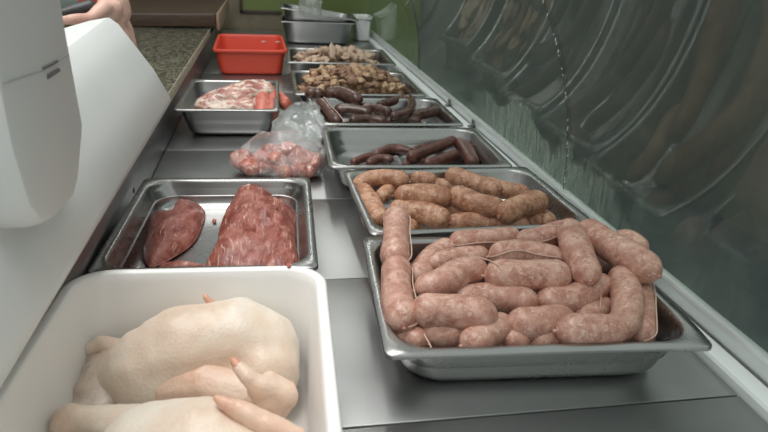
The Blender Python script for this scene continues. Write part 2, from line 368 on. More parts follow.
# ------------------------------------------------------------------ granite counter, chopping block
g=thing('granite_counter','speckled grey granite worktop left of the display case','worktop',(-.5,1.3,-.9))
part('stone_slab',box((-1.1,-.4,.075),(-.2185,2.64,.100),.0008),M['granite'],g)
part('front_edge',box((-.2183,-.4,.0745),(-.2165,2.64,.0996),.0004),M['granite_edge'],g)
part('cabinet_base',box((-1.08,-.38,-.9),(-.2405,2.6,.0745)),M['side'],g)
part('back_strip',box((-1.1,2.645,.085),(-.25,2.72,.118),.003),M['granite_edge'],g)
g=thing('chopping_block','thick dark oiled wooden chopping block behind the granite worktop','chopping block',(-.6,2.9,.1))
T=Matrix.Translation((-.187,2.60,.108))@Matrix.Rotation(math.radians(-1.5),4,'Y')
part('block_body',box((-.8,0,0),(-.004,.7,.05),.006,3,mat4=T),M['wood'],g)
part('end_grain',box((-.0038,.002,-.012),(.008,.7,.049),.003,mat4=T),M['wood_end'],g)
part('batten',box((-.7,.06,-.0075),(-.10,.12,-.001),.004,mat4=T),M['wood'],g)
part('batten',box((-.7,.56,-.0075),(-.10,.62,-.001),.004,mat4=T),M['wood'],g)
# ------------------------------------------------------------------ trays
T1=pan('steel tray with bent rim heaped with pale pink fresh sausages',(.1000,.4916),-.060,.336,.265,.060,dent=.0016,ri=.040,group='trays of sausages along the glass')
T2=pan('steel tray of orange-brown spiced sausages, second along the glass',(.1276,.7643),.026,.334,.265,.060,dent=.0008,ri=.036,group='trays of sausages along the glass')
T3=pan('half-empty steel tray with few dark sausages at its right',(.1003,1.0479),-.0245,.332,.265,.060,ri=.036,group='trays of sausages along the glass')
T4=pan('steel tray full of shiny dark sausages, fourth along the glass',(.10,1.335),-.01,.325,.265,.060,ri=.036,group='trays of sausages along the glass')
T5=pan('steel tray heaped with browned cooked pork pieces',(.062,1.625),-.005,.345,.335,.062,ri=.036)
T6=pan('far steel tray of pale cooked pork rind in front of steel pans',(.055,2.02),-.03,.345,.31,.076,'tray_worn',ri=.03,fil=.006,draft=.004)
TM=pan('steel tray holding two pieces of raw red meat',(-.2170,.7123),-.0325,.272,.335,.045,ri=.034)
TR=pan('deep steel tray holding the white-veined pork joint',(-.208,1.428),-.015,.23,.345,.068,'tray_worn',ri=.026)
S1=pan('lower deep steel pan of the pair by the green wall',(.055,2.93),-.02,.335,.27,.100,'tray_worn',ri=.05,name='deep_steel_pan',group='deep pans at the far end')
bm=pan_mesh(.350,.28,.075,rim=.020,ri=.045); bmesh.ops.transform(bm,verts=bm.verts,matrix=Matrix.Translation((.222,3.06,.062))@Matrix.Rotation(math.radians(7.5),4,'Y')@Matrix.Rotation(-.02,4,'Z'))
o=part('deep_steel_pan',bm,M['tray_worn'],loc=(.222,3.06,.062),ang=60); tag(o,'upper deep steel pan tilted on another by the green wall','tray','deep pans at the far end')
# white tub at the far end, red tub, white bin
def tub_mesh(w,d,h,rim,ri,draft,t=.003,lip=.008,fil=.02):
    rs=[];wi,di=w-2*rim,d-2*rim
    for i in range(6):
        a=math.pi/2*i/5; rs.append((wi-2*(draft+fil*(1-math.sin(a))),di-2*(draft+fil*(1-math.sin(a))),ri,fil*(1-math.cos(a))))
    outer=list(rs)
    rs.append((wi,di,ri,h-lip)); rs.append((w-.002,d-.002,ri+rim,h-lip)); rs.append((w,d,ri+rim,h-lip+.001)); rs.append((w,d,ri+rim,h-.003)); rs.append((w-.0015,d-.0015,ri+rim,h-.001)); rs.append((w-.005,d-.005,ri+rim,h))
    rs.append((wi-2*t+.003,di-2*t+.003,ri,h)); rs.append((wi-2*t,di-2*t,ri,h-.0015)); rs.append((wi-2*t-.003,di-2*t-.003,ri,h-.01))
    for a_,b_,r,z in reversed(outer): rs.append((a_-2*t,b_-2*t,ri,z+t))
    return loft([subdiv_ring(rrect(a_,b_,r,z,9),6) for a_,b_,r,z in rs])
bm=tub_mesh(.241,.40,.115,.007,.030,.010,lip=.010); c=place(bm,(-.2035,.185),-.035,.241,.40,.001)
BIN=part('white_bin',bm,M['bin'],loc=c,ang=50); tag(BIN,'large white plastic bin holding two raw chickens','bin')
bm=tub_mesh(.243,.40,.085,.007,.022,.012,lip=.010,fil=.012); c=place(bm,(-.178,2.17),.02,.243,.43,.001)
o=part('red_tub',bm,M['red'],loc=c,ang=50); tag(o,'bright red plastic tub behind the pork joint tray','tub')
bm=tub_mesh(.095,.15,.112,.005,.016,.010,lip=.009,fil=.012); c=place(bm,(.402,3.08),-.0,.090,.15,.001)
o=part('white_container',bm,M['white'],loc=c,ang=50); tag(o,'small white plastic container beside the stacked steel pans','container')
# ------------------------------------------------------------------ sausages
def link(name,pts,r,mat,label,cat,group,seed,twine=None,taper=.26,parent=None,nip=True):
    P=[gp(*p) if not isinstance(p,Vector) else p for p in pts]; N=26; C=catmull(P,N)
    L=[0]
    for a,b_ in zip(C,C[1:]): L.append(L[-1]+(b_-a).length)
    tot=L[-1]; e=min(r*1.15,tot*.45)
    # dense samples near the rounded ends
    us=[0,.02,.06,.13,.25,.42,.62,.82,1.]; S=[u*e for u in us]; mid=[e+(tot-2*e)*k/12 for k in range(1,12)]; S=S+mid+[tot-s for s in reversed(S)]
    def at(s):
        k=0
        while k<len(L)-2 and L[k+1]<s: k+=1
        return C[k].lerp(C[k+1],(s-L[k])/max(L[k+1]-L[k],1e-9))
    pp=[at(s) for s in S]; rr=[]
    for s in S:
        q=min(s,tot-s); u=min(q/e,1); rr.append(max(r*(1-(1-u)**2.3)**.52,r*.09 if nip else r*.05)*(1+.05*math.sin(s*60+seed)))
    if nip:   # twisted casing ends
        d0=(pp[0]-pp[2]).normalized(); d1=(pp[-1]-pp[-3]).normalized()
        pp=[pp[0]+d0*.0035]+pp+[pp[-1]+d1*.0035]; rr=[r*.12]+rr+[r*.12]
    bm=tube(pp,rr,18,jit=r*.07,seed=seed)
    c=at(tot/2)-Vector((0,0,r))
    o=part(name,bm,M[mat],loc=c,ang=80); tag(o,label,cat,group)
    if twine is not None:
        fr=frames(pp); a=twine; q=[]
        for i in range(2,len(pp)-2):
            t,n,bn=fr[i]; rad=rr[i]*1.05+.0006; a2=a+.10*math.sin(i*.4+seed)
            q.append(pp[i]+(n*math.cos(a2)+bn*math.sin(a2))*rad)
        part('twine',tube(q,.0008,6),M['twine'],o)
    return o
FR='fresh sausages in the front tray'
fresh=[
 ([(396,214,.080),(396,240,.079),(395,264,.074)],.0172,'fresh pink sausage upright over the left rim, upper of two',-1.4),
 ([(396,263,.068),(397,296,.066),(404,328,.060)],.0180,'fresh pink sausage along the left rim, lower of two',-1.5),
 ([(455,246,.062),(435,256,.058),(414,284,.052)],.0165,'fresh pink sausage slanting behind the left upright one',None),
 ([(428,265,.066),(456,258,.068),(490,256,.070)],.0135,'slim fresh pink sausage squeezed behind the bent one at left',None),
 ([(415,291,.068),(440,284,.074),(462,272,.077),(487,270,.076)],.0172,'bent fresh pink sausage rising rightward, left of centre',None),
 ([(449,242,.070),(484,240,.072),(520,236,.072)],.0145,'fresh pink sausage with long twine at the back rim',1.4),
 ([(489,257,.080),(525,253,.083),(565,262,.080)],.0165,'fresh pink sausage topmost at centre, behind its near twin',1.0),
 ([(484,276,.078),(528,275,.080),(571,277,.078)],.0185,'plump fresh pink sausage lying crosswise at the centre front of its twin',None),
 ([(411,311,.068),(450,311,.070),(498,318,.066)],.0188,'thick fresh pink sausage crosswise above the front left corner',None),
 ([(452,302,.056),(495,297,.058),(540,306,.056)],.0175,'fresh pink sausage half under the central crosswise pair',None),
 ([(536,299,.060),(570,300,.062),(608,282,.066)],.0165,'fresh pink sausage curving up to the right of centre',None),
 ([(506,323,.058),(535,324,.058),(573,318,.056)],.0175,'short fresh pink sausage in front of centre',None),
 ([(573,319,.048),(590,315,.050),(610,303,.052)],.0140,'small fresh pink sausage tucked inside the curved one',None),
 ([(418,328,.046),(440,333,.046),(472,331,.046)],.0165,'fresh pink sausage deep under the thick left crosswise one',None),
 ([(462,346,.050),(482,338,.052),(508,320,.056)],.0165,'fresh pink sausage leaning up from the front rim, left half',None),
 ([(393,326,.046),(407,335,.044),(428,344,.044)],.0150,'fresh pink sausage low in the front left corner',None),
 ([(502,339,.046),(514,340,.046),(530,343,.044)],.0135,'fresh pink sausage end, left of two low at front centre',None),
 ([(531,344,.044),(546,339,.046),(566,337,.046)],.0135,'fresh pink sausage end, right of two low at front centre',None),
 ([(556,331,.063),(590,330,.065),(620,327,.062),(628,300,.070),(619,272,.072)],.0172,'long curled fresh pink sausage at front right',None),
 ([(634,276,.060),(642,300,.056),(640,342,.046)],.0150,'fresh pink sausage upright behind the curled one',-1.0),
 ([(581,228,.090),(612,247,.092),(658,276,.088)],.0192,'big fresh pink sausage sloping over the right side',None),
 ([(568,226,.092),(575,246,.093),(590,281,.086)],.0180,'fresh pink sausage pointing to camera beside the sloping big one',None),
 ([(516,240,.078),(540,238,.080),(570,229,.082)],.0155,'fresh pink sausage at the back rim, right of the twined one',1.3),
 ([(612,241,.070),(628,241,.070),(645,254,.064)],.0150,'fresh pink sausage peeping out behind the big sloping one',None),
 ([(585,322,.040),(600,325,.038),(622,318,.038)],.0140,'fresh pink sausage in the gap inside the curled one',None),
 ([(420,300,.040),(445,300,.040),(480,305,.040)],.0160,'fresh pink sausage in the gap near the left rim',None),
 ([(530,314,.030),(560,316,.030),(600,318,.030)],.0150,'fresh pink sausage on the tray floor near the front',None),
 ([(560,285,.045),(590,262,.050),(625,262,.050)],.0170,'fresh pink sausage buried behind the curled one',None),
 ([(440,262,.045),(500,262,.045),(560,262,.045)],.0170,'fresh pink sausage buried under the central pair',None),
]
for i,(p,r,l,tw) in enumerate(fresh): link('fresh_sausage',p,r,'fresh',l,'sausage',FR,i+1,tw)
# loose loops of twine hanging between links
def string(label,pts):
    o=part('twine_loop',tube(catmull([gp(*p) for p in pts],24),.0007,6),M['twine']); tag(o,label,'twine',None); return o
string('loop of twine arching over the back fresh sausages',[(518,238,.092),(528,232,.096),(545,226,.100),(566,226,.110)])
string('twine stretched from bent sausage to central pair',[(452,262,.090),(470,256,.088),(488,260,.094),(500,266,.098)])
string('short twine hanging inside the long curled sausage',[(598,287,.083),(601,296,.07),(600,310,.062)])
string('twine trailing down from sausage at front left corner',[(424,334,.060),(428,341,.058),(432,349,.056)])
SP='spiced sausages in the second tray'
spiced=[
 ([(355,189,.050),(370,179,.062),(390,178,.064),(409,182,.062)],.0150,'curved spiced sausage at the back left corner'),
 ([(362,190,.045),(370,203,.050),(381,222,.050)],.0165,'spiced sausage pointing to camera by the left rim'),
 ([(394,196,.064),(424,195,.066),(453,199,.064)],.0175,'spiced sausage crosswise on top, left of two'),
 ([(411,180,.052),(422,179,.052),(436,182,.052)],.0135,'small spiced sausage by the back rim'),
 ([(448,174,.060),(465,180,.062),(502,192,.056)],.0160,'spiced sausage sloping right from the back rim'),
 ([(451,194,.064),(475,203,.066),(504,210,.064)],.0178,'spiced sausage crosswise on top, right of two'),
 ([(500,216,.062),(518,207,.066),(543,200,.062)],.0180,'spiced sausage at right rising towards the glass'),
 ([(389,209,.046),(420,212,.048),(449,223,.046)],.0175,'spiced sausage at front left under the top pair'),
 ([(438,208,.044),(460,210,.044),(486,219,.044)],.0150,'spiced sausage wedged between the front two'),
 ([(445,224,.040),(485,222,.042),(530,227,.040)],.0150,'long spiced sausage along the front rim'),
 ([(527,222,.036),(540,218,.036),(553,226,.034)],.0150,'spiced sausage end at front right corner'),
 ([(480,184,.050),(505,190,.050),(530,194,.048)],.0155,'spiced sausage behind the one rising at right'),
 ([(379,200,.040),(390,190,.046),(402,187,.046)],.0130,'small spiced sausage under the curved left one'),
 ([(430,186,.042),(455,188,.042),(485,194,.042)],.0150,'spiced sausage buried behind the top pair'),
 ([(366,214,.030),(380,226,.030),(420,228,.028)],.0145,'spiced sausage low along the front left rim'),
]
for i,(p,r,l) in enumerate(spiced): link('spiced_sausage',p,r,'spiced',l,'sausage',SP,i+40)
BL='dark sausages in the half-empty tray'
for i,(p,r,l) in enumerate([
 ([(352,163,.020),(364,158,.020),(377,156,.020)],.0090,'dark sausage leftmost in the half-empty tray'),
 ([(374,155,.022),(392,149,.024),(414,152,.022)],.0098,'dark sausage behind the leftmost ones, half-empty tray'),
 ([(367,164,.022),(380,159,.024),(394,160,.024)],.0095,'short dark sausage left of the crumpled film'),
 ([(408,158,.036),(430,150,.038),(455,140,.036)],.0120,'dark sausage slanting on top, half-empty tray'),
 ([(404,166,.022),(415,160,.024),(426,162,.024)],.0092,'short dark sausage right of the crumpled film'),
 ([(424,165,.024),(440,160,.026),(458,154,.028)],.0120,'dark sausage lying before the slanting one'),
 ([(457,140,.032),(466,150,.030),(474,165,.024)],.0155,'thick dark sausage rightmost in the half-empty tray'),
 ([(412,151,.022),(424,148,.022),(436,146,.022)],.0090,'dark sausage half hidden behind the slanting one'),
]): link('dark_sausage',p,r,'blood2',l,'sausage',BL,i+60)
B2='shiny dark sausages in the fourth tray'
for i,(p,r,l) in enumerate([
 ([(324,94,.066),(342,94,.070),(361,101,.066)],.0180,'plump shiny dark sausage on top at left'),
 ([(306,94,.066),(314,93,.067),(322,95,.066)],.0150,'shiny dark sausage end hanging over the left rim'),
 ([(320,102,.062),(329,112,.056),(338,124,.046)],.0145,'shiny dark sausage pointing to camera at left'),
 ([(334,110,.048),(352,110,.050),(372,114,.046)],.0150,'shiny dark sausage under the plump top one'),
 ([(349,121,.040),(368,119,.042),(387,122,.038)],.0120,'shiny dark sausage at the front rim, left of two'),
 ([(360,107,.048),(375,108,.050),(391,113,.048)],.0120,'shiny dark sausage in the middle beside the curl'),
 ([(378,105,.050),(395,101,.054),(408,98,.058),(412,106,.060),(405,114,.058),(390,117,.054)],.0110,'curled horseshoe-shaped shiny dark sausage'),
 ([(386,122,.040),(405,119,.042),(421,122,.038)],.0115,'shiny dark sausage at the front rim, right of two'),
 ([(409,118,.044),(424,114,.046),(440,110,.046)],.0140,'shiny dark sausage at right of the fourth tray'),
 ([(375,116,.024),(395,112,.024),(425,110,.024)],.0120,'shiny dark sausage buried under the curled one'),
]): link('shiny_dark_sausage',p,r,'blood',l,'sausage',B2,i+80)
o=part('twine_loop',tube(catmull([gp(324,97,.088),gp(331,106,.075),gp(337,112,.07),gp(345,122,.056)],20),.0008,6),M['twine']); tag(o,'pale twine trailing over the shiny dark sausages at left','twine')
# ------------------------------------------------------------------ organic solids
def blob(name,caps,vox,mat,parent=None,disp=(.0,30),disp2=(0,90),sm=4,loc=None,squash=None):
    bm=bmesh.new()
    for a,ra,b_,rb in caps:
        a=Vector(a);b_=Vector(b_); n=max(2,int((b_-a).length/(min(ra,rb)*.35))+1)
        for i in range(n):
            u=i/(n-1); mtx=Matrix.Translation(a.lerp(b_,u))@Matrix.Scale(ra+(rb-ra)*u,4)
            bmesh.ops.create_icosphere(bm,subdivisions=2,radius=1,matrix=mtx)
    me=bpy.data.meshes.new('tmp'); bm.to_mesh(me); bm.free(); o=bpy.data.objects.new('tmp',me); COL.objects.link(o)
    md=o.modifiers.new('r','REMESH'); md.mode='VOXEL'; md.voxel_size=vox
    ms=o.modifiers.new('s','SMOOTH'); ms.iterations=sm; ms.factor=.6
    dg=bpy.context.evaluated_depsgraph_get(); e=o.evaluated_get(dg); m2=bpy.data.meshes.new_from_object(e,depsgraph=dg)
    bpy.data.objects.remove(o); bpy.data.meshes.remove(me)
    b2=bmesh.new(); b2.from_mesh(m2); bpy.data.meshes.remove(m2); b2.normal_update()
    for v in b2.verts:
        v.co+=v.normal*(noise.noise(v.co*disp[1])*disp[0]+noise.noise(v.co*disp2[1])*disp2[0])
        if squash is not None and v.co.z<squash: v.co.z=squash+(v.co.z-squash)*.02
    return part(name,b2,mat,parent,loc=loc,ang=180)
def slab(name,outline,zb,H,mat,label,seed,parent=None,ridge=(0,0,0),p=2.4,cat='meat',hfun=None):
    """lump of meat lying at height zb whose outline is a closed line, domed and ridged above it"""
    O=catmull([Vector((*q,0)) for q in outline]+[Vector((*outline[0],0))],73)[:-1]
    c=sum(O,Vector())/len(O); rings=[]; K=20
    for k in range(K):
        s=math.cos(math.pi/2*k/(K)) if k<K-1 else .04
        r=[]
        for q in O:
            x=c+(q-c)*s; h=H*(1-s**p)**.55
            if hfun: h*=hfun(x)
            n=noise.noise(Vector((x.x*28+seed,x.y*28,0)))*.2-abs(noise.noise(Vector(((x.x*.72-x.y*.69)*ridge[0]+seed,(x.x*.69+x.y*.72)*ridge[1],1))))*ridge[2]*1.8+ridge[2]*.4+noise.noise(Vector((x.x*110+seed,x.y*110,3)))*.06
            r.append(Vector((x.x,x.y,zb+max(.0,h*(1+n)))) )
        rings.append(r)
    base=[Vector((q.x,q.y,zb)) for q in [c+(w-c)*.93 for w in O]]
    rings=[base]+[[Vector((v.x,v.y,v.z+.003)) for v in rings[0]]]+rings[1:]
    bm=loft(rings); o=part(name,bm,M[mat],parent,loc=(c.x,c.y,zb),ang=180)
    if label: tag(o,label,cat)
    return o
def PX(lst,z): return [tuple(gp(x,y,z)[:2]) for x,y in lst]
cv=lambda L:[(130+x/4.117,170+y/4.117) for x,y in L]
slab('raw_meat_piece',PX(cv([(190,150),(220,128),(262,128),(308,155),(296,215),(262,280),(182,340),(84,382),(52,330),(68,262),(70,210),(105,182),(180,182)]),.012),.0026,.030,'beef','small slab of raw red meat, left in the steel tray',3.,ridge=(60,25,.22))
BIG=slab('raw_meat_piece',PX(cv([(480,70),(560,95),(625,130),(695,190),(690,280),(695,385),(560,425),(410,425),(305,400),(330,350),(395,265),(360,235),(405,150),(435,95)]),.018),.0026,.050,'beef','large folded slab of raw red meat, right in the steel tray',9.,ridge=(45,20,.28))
slab('meat_flap',PX(cv([(632,228),(680,290),(694,372),(640,408),(560,412),(545,385),(590,320)]),.046),.036,.020,'beef','',21.,parent=BIG,ridge=(60,25,.2))
slab('meat_flap',PX(cv([(460,100),(560,110),(620,150),(600,200),(520,225),(440,260),(410,230),(430,160)]),.046),.034,.022,'beef','',31.,parent=BIG,ridge=(50,20,.25))
slab('meat_scrap',PX(cv([(110,398),(200,392),(290,396),(330,410),(200,425),(110,418)]),.01),.0026,.018,'beef','thin strip of raw meat behind the white bin rim',5.)
slab('meat_crumb',PX(cv([(338,208),(350,206),(356,214),(345,220)]),.003),.0026,.004,'pork','tiny crumb of meat between the two red slabs',2.)
slab('meat_crumb',PX(cv([(645,400),(658,398),(662,406),(650,410)]),.115),.1165,.0015,'cut','tiny red crumb on the back rim of the white bin',2.)
# pork joint in the deep tray
j=thing('pork_joint','large pork joint with white membrane and red cut end','meat',gp(235,118,.004))
blob('joint_body',[(gp(203,105,.050),.022,gp(225,101,.056),.034),(gp(225,101,.056),.034,gp(248,96,.066),.042),(gp(248,96,.066),.042,gp(262,94,.070),.036),(gp(206,110,.04),.02,gp(250,110,.04),.028)],.0045,M['joint'],j,(.004,30),(.0015,90))
blob('cut_face',[(gp(262,86,.086),.017,gp(271,90,.080),.012),(gp(264,88,.084),.016,gp(267,112,.040),.016),(gp(271,90,.080),.012,gp(274,112,.040),.012),(gp(262,98,.066),.02,gp(262,112,.04),.02)],.0035,M['cut'],j,(.003,30))
o=blob('raw_meat_piece',[(gp(278,96,.045),.016,gp(285,104,.038),.018)],.004,M['cut'],None,(.003,40)); tag(o,'dark red meat piece wedged right of the pork joint','meat')
# bagged pork
bag_bits=[([(241,163,.020),(252,170,.018)],.020),([(262,160,.028),(278,166,.022)],.023),([(288,156,.030),(305,162,.026)],.024),([(312,162,.022),(316,168,.020)],.018),
 ([(262,171,.014),(284,174,.012)],.014),([(270,152,.044),(286,150,.046)],.018),([(296,171,.014),(310,172,.014)],.013)]
labs=['pink raw pork piece at the left end of the clear bag','pink raw pork piece left of middle in the clear bag','pink raw pork piece right of middle in the clear bag','pink raw pork piece at the right end of the clear bag',
 'pink raw pork piece low at the front of the clear bag','pink raw pork piece topmost in the clear bag','pink raw pork piece low at front right of the clear bag']
for (pp,r),l in zip(bag_bits,labs):
    a,b_=[gp(*q) for q in pp]; a.z=max(a.z,r+.006); b_.z=max(b_.z,r+.006)
    o=blob('raw_pork_piece',[(a,r,b_,r*.9)],.0035,M['pork'],None,(.014,34),(.0015,110)); tag(o,l,'meat','pork pieces in the clear bag')
def bagmesh(caps,seed,amp):
    bm=bmesh.new()
    for p in caps:
        for k in range(9):
            v=Vector((random.gauss(0,1),random.gauss(0,1),random.gauss(0,1))).normalized()*p[3]
            q=gp(p[0],p[1],p[2])+v; q.z=max(q.z,.002); bm.verts.new(q)
    r=bmesh.ops.convex_hull(bm,input=bm.verts[:]); bmesh.ops.delete(bm,geom=list({g for g in r['geom_interior'] if isinstance(g,bmesh.types.BMVert)}|{g for g in r['geom_unused'] if isinstance(g,bmesh.types.BMVert)}),context='VERTS')
    bmesh.ops.triangulate(bm,faces=bm.faces[:]); bmesh.ops.subdivide_edges(bm,edges=bm.edges[:],cuts=5,use_grid_fill=True); bmesh.ops.triangulate(bm,faces=bm.faces[:])
    for _ in range(3): bmesh.ops.smooth_vert(bm,verts=bm.verts[:],factor=.5,use_axis_x=True,use_axis_y=True,use_axis_z=True)
    bm.normal_update()
    for v in bm.verts:
        n=abs(noise.noise(v.co*22+Vector((seed,0,0))))+.5*abs(noise.noise(v.co*55+Vector((seed,3,0))))
        v.co+=v.normal*(amp*(.35-n)); v.co.z=max(v.co.z,.0015)
    return bm
bg=thing('plastic_bag','crumpled clear plastic bag of pink pork on the steel deck','bag',gp(278,176,.001))
part('bag_body',bagmesh([(238,166,.02,.020),(250,172,.014,.014),(314,168,.02,.022),(300,172,.016,.016),(262,135,.075,.008),(290,140,.065,.02),(318,152,.04,.02),(240,155,.035,.012)],2.,.010),M['film'],bg,ang=22)
part('bag_top',bagmesh([(270,130,.075,.010),(296,108,.085,.012),(314,106,.085,.012),(322,128,.06,.014),(312,150,.045,.014),(285,135,.07,.014)],6.,.014),M['film2'],bg,ang=22)
# crumpled film in the half-empty tray and a bag in the upper pan
o=part('film_scrap',bagmesh([(388,164,.012,.006),(396,156,.03,.005),(402,166,.012,.006),(397,164,.012,.006)],3.,.006),M['film2'],ang=180); tag(o,'small crumpled clear film among the dark sausages','film')
o=part('clear_bag',bagmesh([(303,12,.15,.02),(316,14,.15,.02),(300,-6,.21,.02),(320,-6,.21,.02),(310,2,.18,.02)],4.,.016),M['film2'],ang=180); tag(o,'crumpled clear bag standing in the upper steel pan','bag')
# ------------------------------------------------------------------ cooked pork, piece by piece
def chunk_meshes(n,mat,kind,base):
    out=[]
    for i in range(n):
        bm=bmesh.new(); bmesh.ops.create_icosphere(bm,subdivisions=3,radius=1)
        sx,sy,sz=(1,random.uniform(.6,.9),random.uniform(.45,.8)) if kind=='lump' else (1.25,random.uniform(.6,.9),.5)
        for v in bm.verts:
            d=v.co.copy(); k=1+.55*noise.noise(d*1.3+Vector((base+i*9.,0,0)))+.28*noise.noise(d*3.1+Vector((base+i*9.,4,0)))
            v.co=Vector((d.x*sx*k,d.y*sy*k,d.z*sz*k))
            if kind!='lump': v.co.z+=.12*v.co.x**2-.08
        me=bpy.data.meshes.new('cooked_pork_piece'); bm.to_mesh(me); bm.free(); me.materials.append(mat)
        for p in me.polygons: p.use_smooth=True
        out.append(me)
    return out
LA=chunk_meshes(5,M['ch_a'],'lump',0); LB=chunk_meshes(4,M['ch_b'],'lump',50); LC=chunk_meshes(6,M['ch_c'],'curl',90)
def scatter(meshes,name,label,cat,group,cx,cy,w,d,nx,ny,r,hz,zf):
    k=0
    for lay in range(2):
        for i in range(nx-lay):
            for jj in range(ny-lay):
                u=(i+.5+lay*.5+random.uniform(-.25,.25))/nx*2-1; v=(jj+.5+lay*.5+random.uniform(-.25,.25))/ny*2-1
                top=hz*(1-.45*abs(u)**2.5-.35*abs(v)**3); z=zf+(top-r)*(.45 if lay==0 else 1.0)+random.uniform(-.3,.3)*r
                o=bpy.data.objects.new(name,random.choice(meshes)); COL.objects.link(o)
                o.location=(cx+u*w/2,cy+v*d/2,z); o.rotation_euler=(random.uniform(-.7,.7),random.uniform(-.7,.7),random.uniform(0,6.28)); s=r*random.uniform(.8,1.25); o.scale=(s,s,s)
                tag(o,label,cat,group); k+=1
scatter(LA+LB,'cooked_pork_piece','small browned piece of cooked pork in the heaped tray','cooked pork','browned pork pieces in the fifth tray',.232,1.80,.29,.26,13,9,.0130,.098,.010)
scatter(LC,'pork_rind_piece','pale curled piece of cooked pork rind in the far tray','pork rind','pale rind pieces in the far tray',.228,2.175,.28,.24,9,6,.020,.092,.016)
# rotate none; small scraps in red tub and white container
for px,py,l in ((264,51,'left of two pale scraps in the red tub'),(278,51,'right of two pale scraps in the red tub')):
    o=bpy.data.objects.new('meat_scrap',LC[0]); COL.objects.link(o); q=atY(px,py,2.50); q.z=.070; o.location=q; o.scale=(.007,.007,.007); tag(o,l,'scrap','scraps in the red tub')
# ------------------------------------------------------------------ chickens
def chicken(label,body,wings,tips,legs,folds,flank):
    t=thing('raw_chicken',label,'chicken',Vector((body[0][0].x,body[0][0].y,.006)))
    blob('body',body,.0040,M['chicken'],t,(.0028,18),(.0008,70),sm=7,squash=.0055)
    for w in wings: blob('wing',w,.0024,M['wing'],t,(.0014,60),(.0006,150),sm=3,squash=.0055)
    for w in tips: blob('wing_tip',w,.0015,M['stub'],t,(.0006,90),sm=2,squash=.0055)
    for w in legs: blob('leg',w,.0028,M['chicken'],t,(.0016,50),(.0006,130),sm=3,squash=.0055)
    for w in folds: blob('neck_skin',w,.0026,M['fold'],t,(.003,55),(.0015,120),sm=2,squash=.0055)
    for w in flank: blob('flank_skin',w,.0030,M['wing'],t,(.0016,40),(.0005,120),sm=4,squash=.0055)
    return t
M['fold']=skin('loose_chicken_skin',(.56,.42,.33),(.66,.55,.46),(.74,.66,.58),.36)
G=gp
chicken('whole raw chicken lying on its side, far one in the white bin',
 [(G(148,368,.050),.040,G(190,354,.058),.048),(G(190,354,.058),.048,G(235,346,.058),.048),(G(235,346,.058),.048,G(258,352,.054),.044),
  (G(258,352,.054),.044,G(264,372,.048),.036),(G(190,348,.066),.036,G(245,342,.066),.036),
  (G(150,380,.042),.036,G(215,388,.038),.032),(G(215,388,.038),.032,G(262,382,.042),.030),(G(148,366,.05),.036,G(122,372,.044),.026)],
 [[(G(274,412,.060),.011,G(284,398,.072),.0120),(G(284,398,.072),.012,G(262,386,.086),.0095),(G(262,388,.084),.0105,G(247,376,.094),.0075),(G(247,376,.094),.0075,G(238,366,.099),.0055),(G(283,388,.074),.0085,G(268,378,.084),.0065),(G(268,402,.07),.012,G(284,392,.072),.011),(G(256,390,.08),.008,G(268,400,.072),.009)],
  [(G(224,318,.085),.008,G(213,305,.094),.005)]],
 [[(G(238,366,.099),.0050,G(233,360,.102),.0032)],[(G(213,305,.094),.0042,G(206,298,.100),.003),(G(206,298,.100),.003,G(203,293,.103),.0012)]],
 [[(G(150,372,.05),.024,G(122,352,.056),.014),(G(122,352,.056),.0125,G(100,345,.056),.0095),(G(100,345,.056),.0095,G(92,349,.054),.0085)]],
 [[(G(128,362,.046),.020,G(100,388,.036),.014),(G(100,388,.036),.014,G(78,414,.028),.012),
   (G(116,358,.048),.016,G(86,380,.036),.012),(G(86,380,.036),.012,G(66,408,.028),.011),
   (G(134,376,.040),.018,G(108,402,.030),.014),(G(108,402,.030),.014,G(94,420,.026),.012),
   (G(104,352,.048),.010,G(78,376,.036),.009),(G(78,376,.036),.009,G(60,402,.026),.008),
   (G(112,362,.052),.012,G(84,392,.040),.010)]],
 [[(G(168,390,.045),.021,G(205,386,.050),.023),(G(205,386,.050),.023,G(250,398,.046),.020)]])
chicken('whole raw chicken cut by the bottom edge, near one in the white bin',
 [(G(150,450,.055),.038,G(200,458,.055),.046),(G(200,458,.055),.046,G(240,474,.050),.044),(G(160,434,.062),.026,G(200,436,.062),.026),(G(200,500,.05),.045,G(120,500,.05),.04)],
 [[(G(296,440,.080),.011,G(268,424,.092),.0095),(G(268,424,.092),.0095,G(240,411,.098),.008),(G(240,411,.098),.008,G(226,404,.101),.0058)]],
 [[(G(226,404,.101),.0054,G(216,398,.104),.003)]],
 [[(G(150,438,.058),.027,G(118,424,.058),.017),(G(118,424,.058),.017,G(84,420,.058),.0115),(G(84,420,.058),.0115,G(68,418,.058),.0125),(G(68,418,.058),.0125,G(64,426,.055),.011)]],
 [[(G(72,424,.045),.010,G(60,436,.040),.010)]],[])
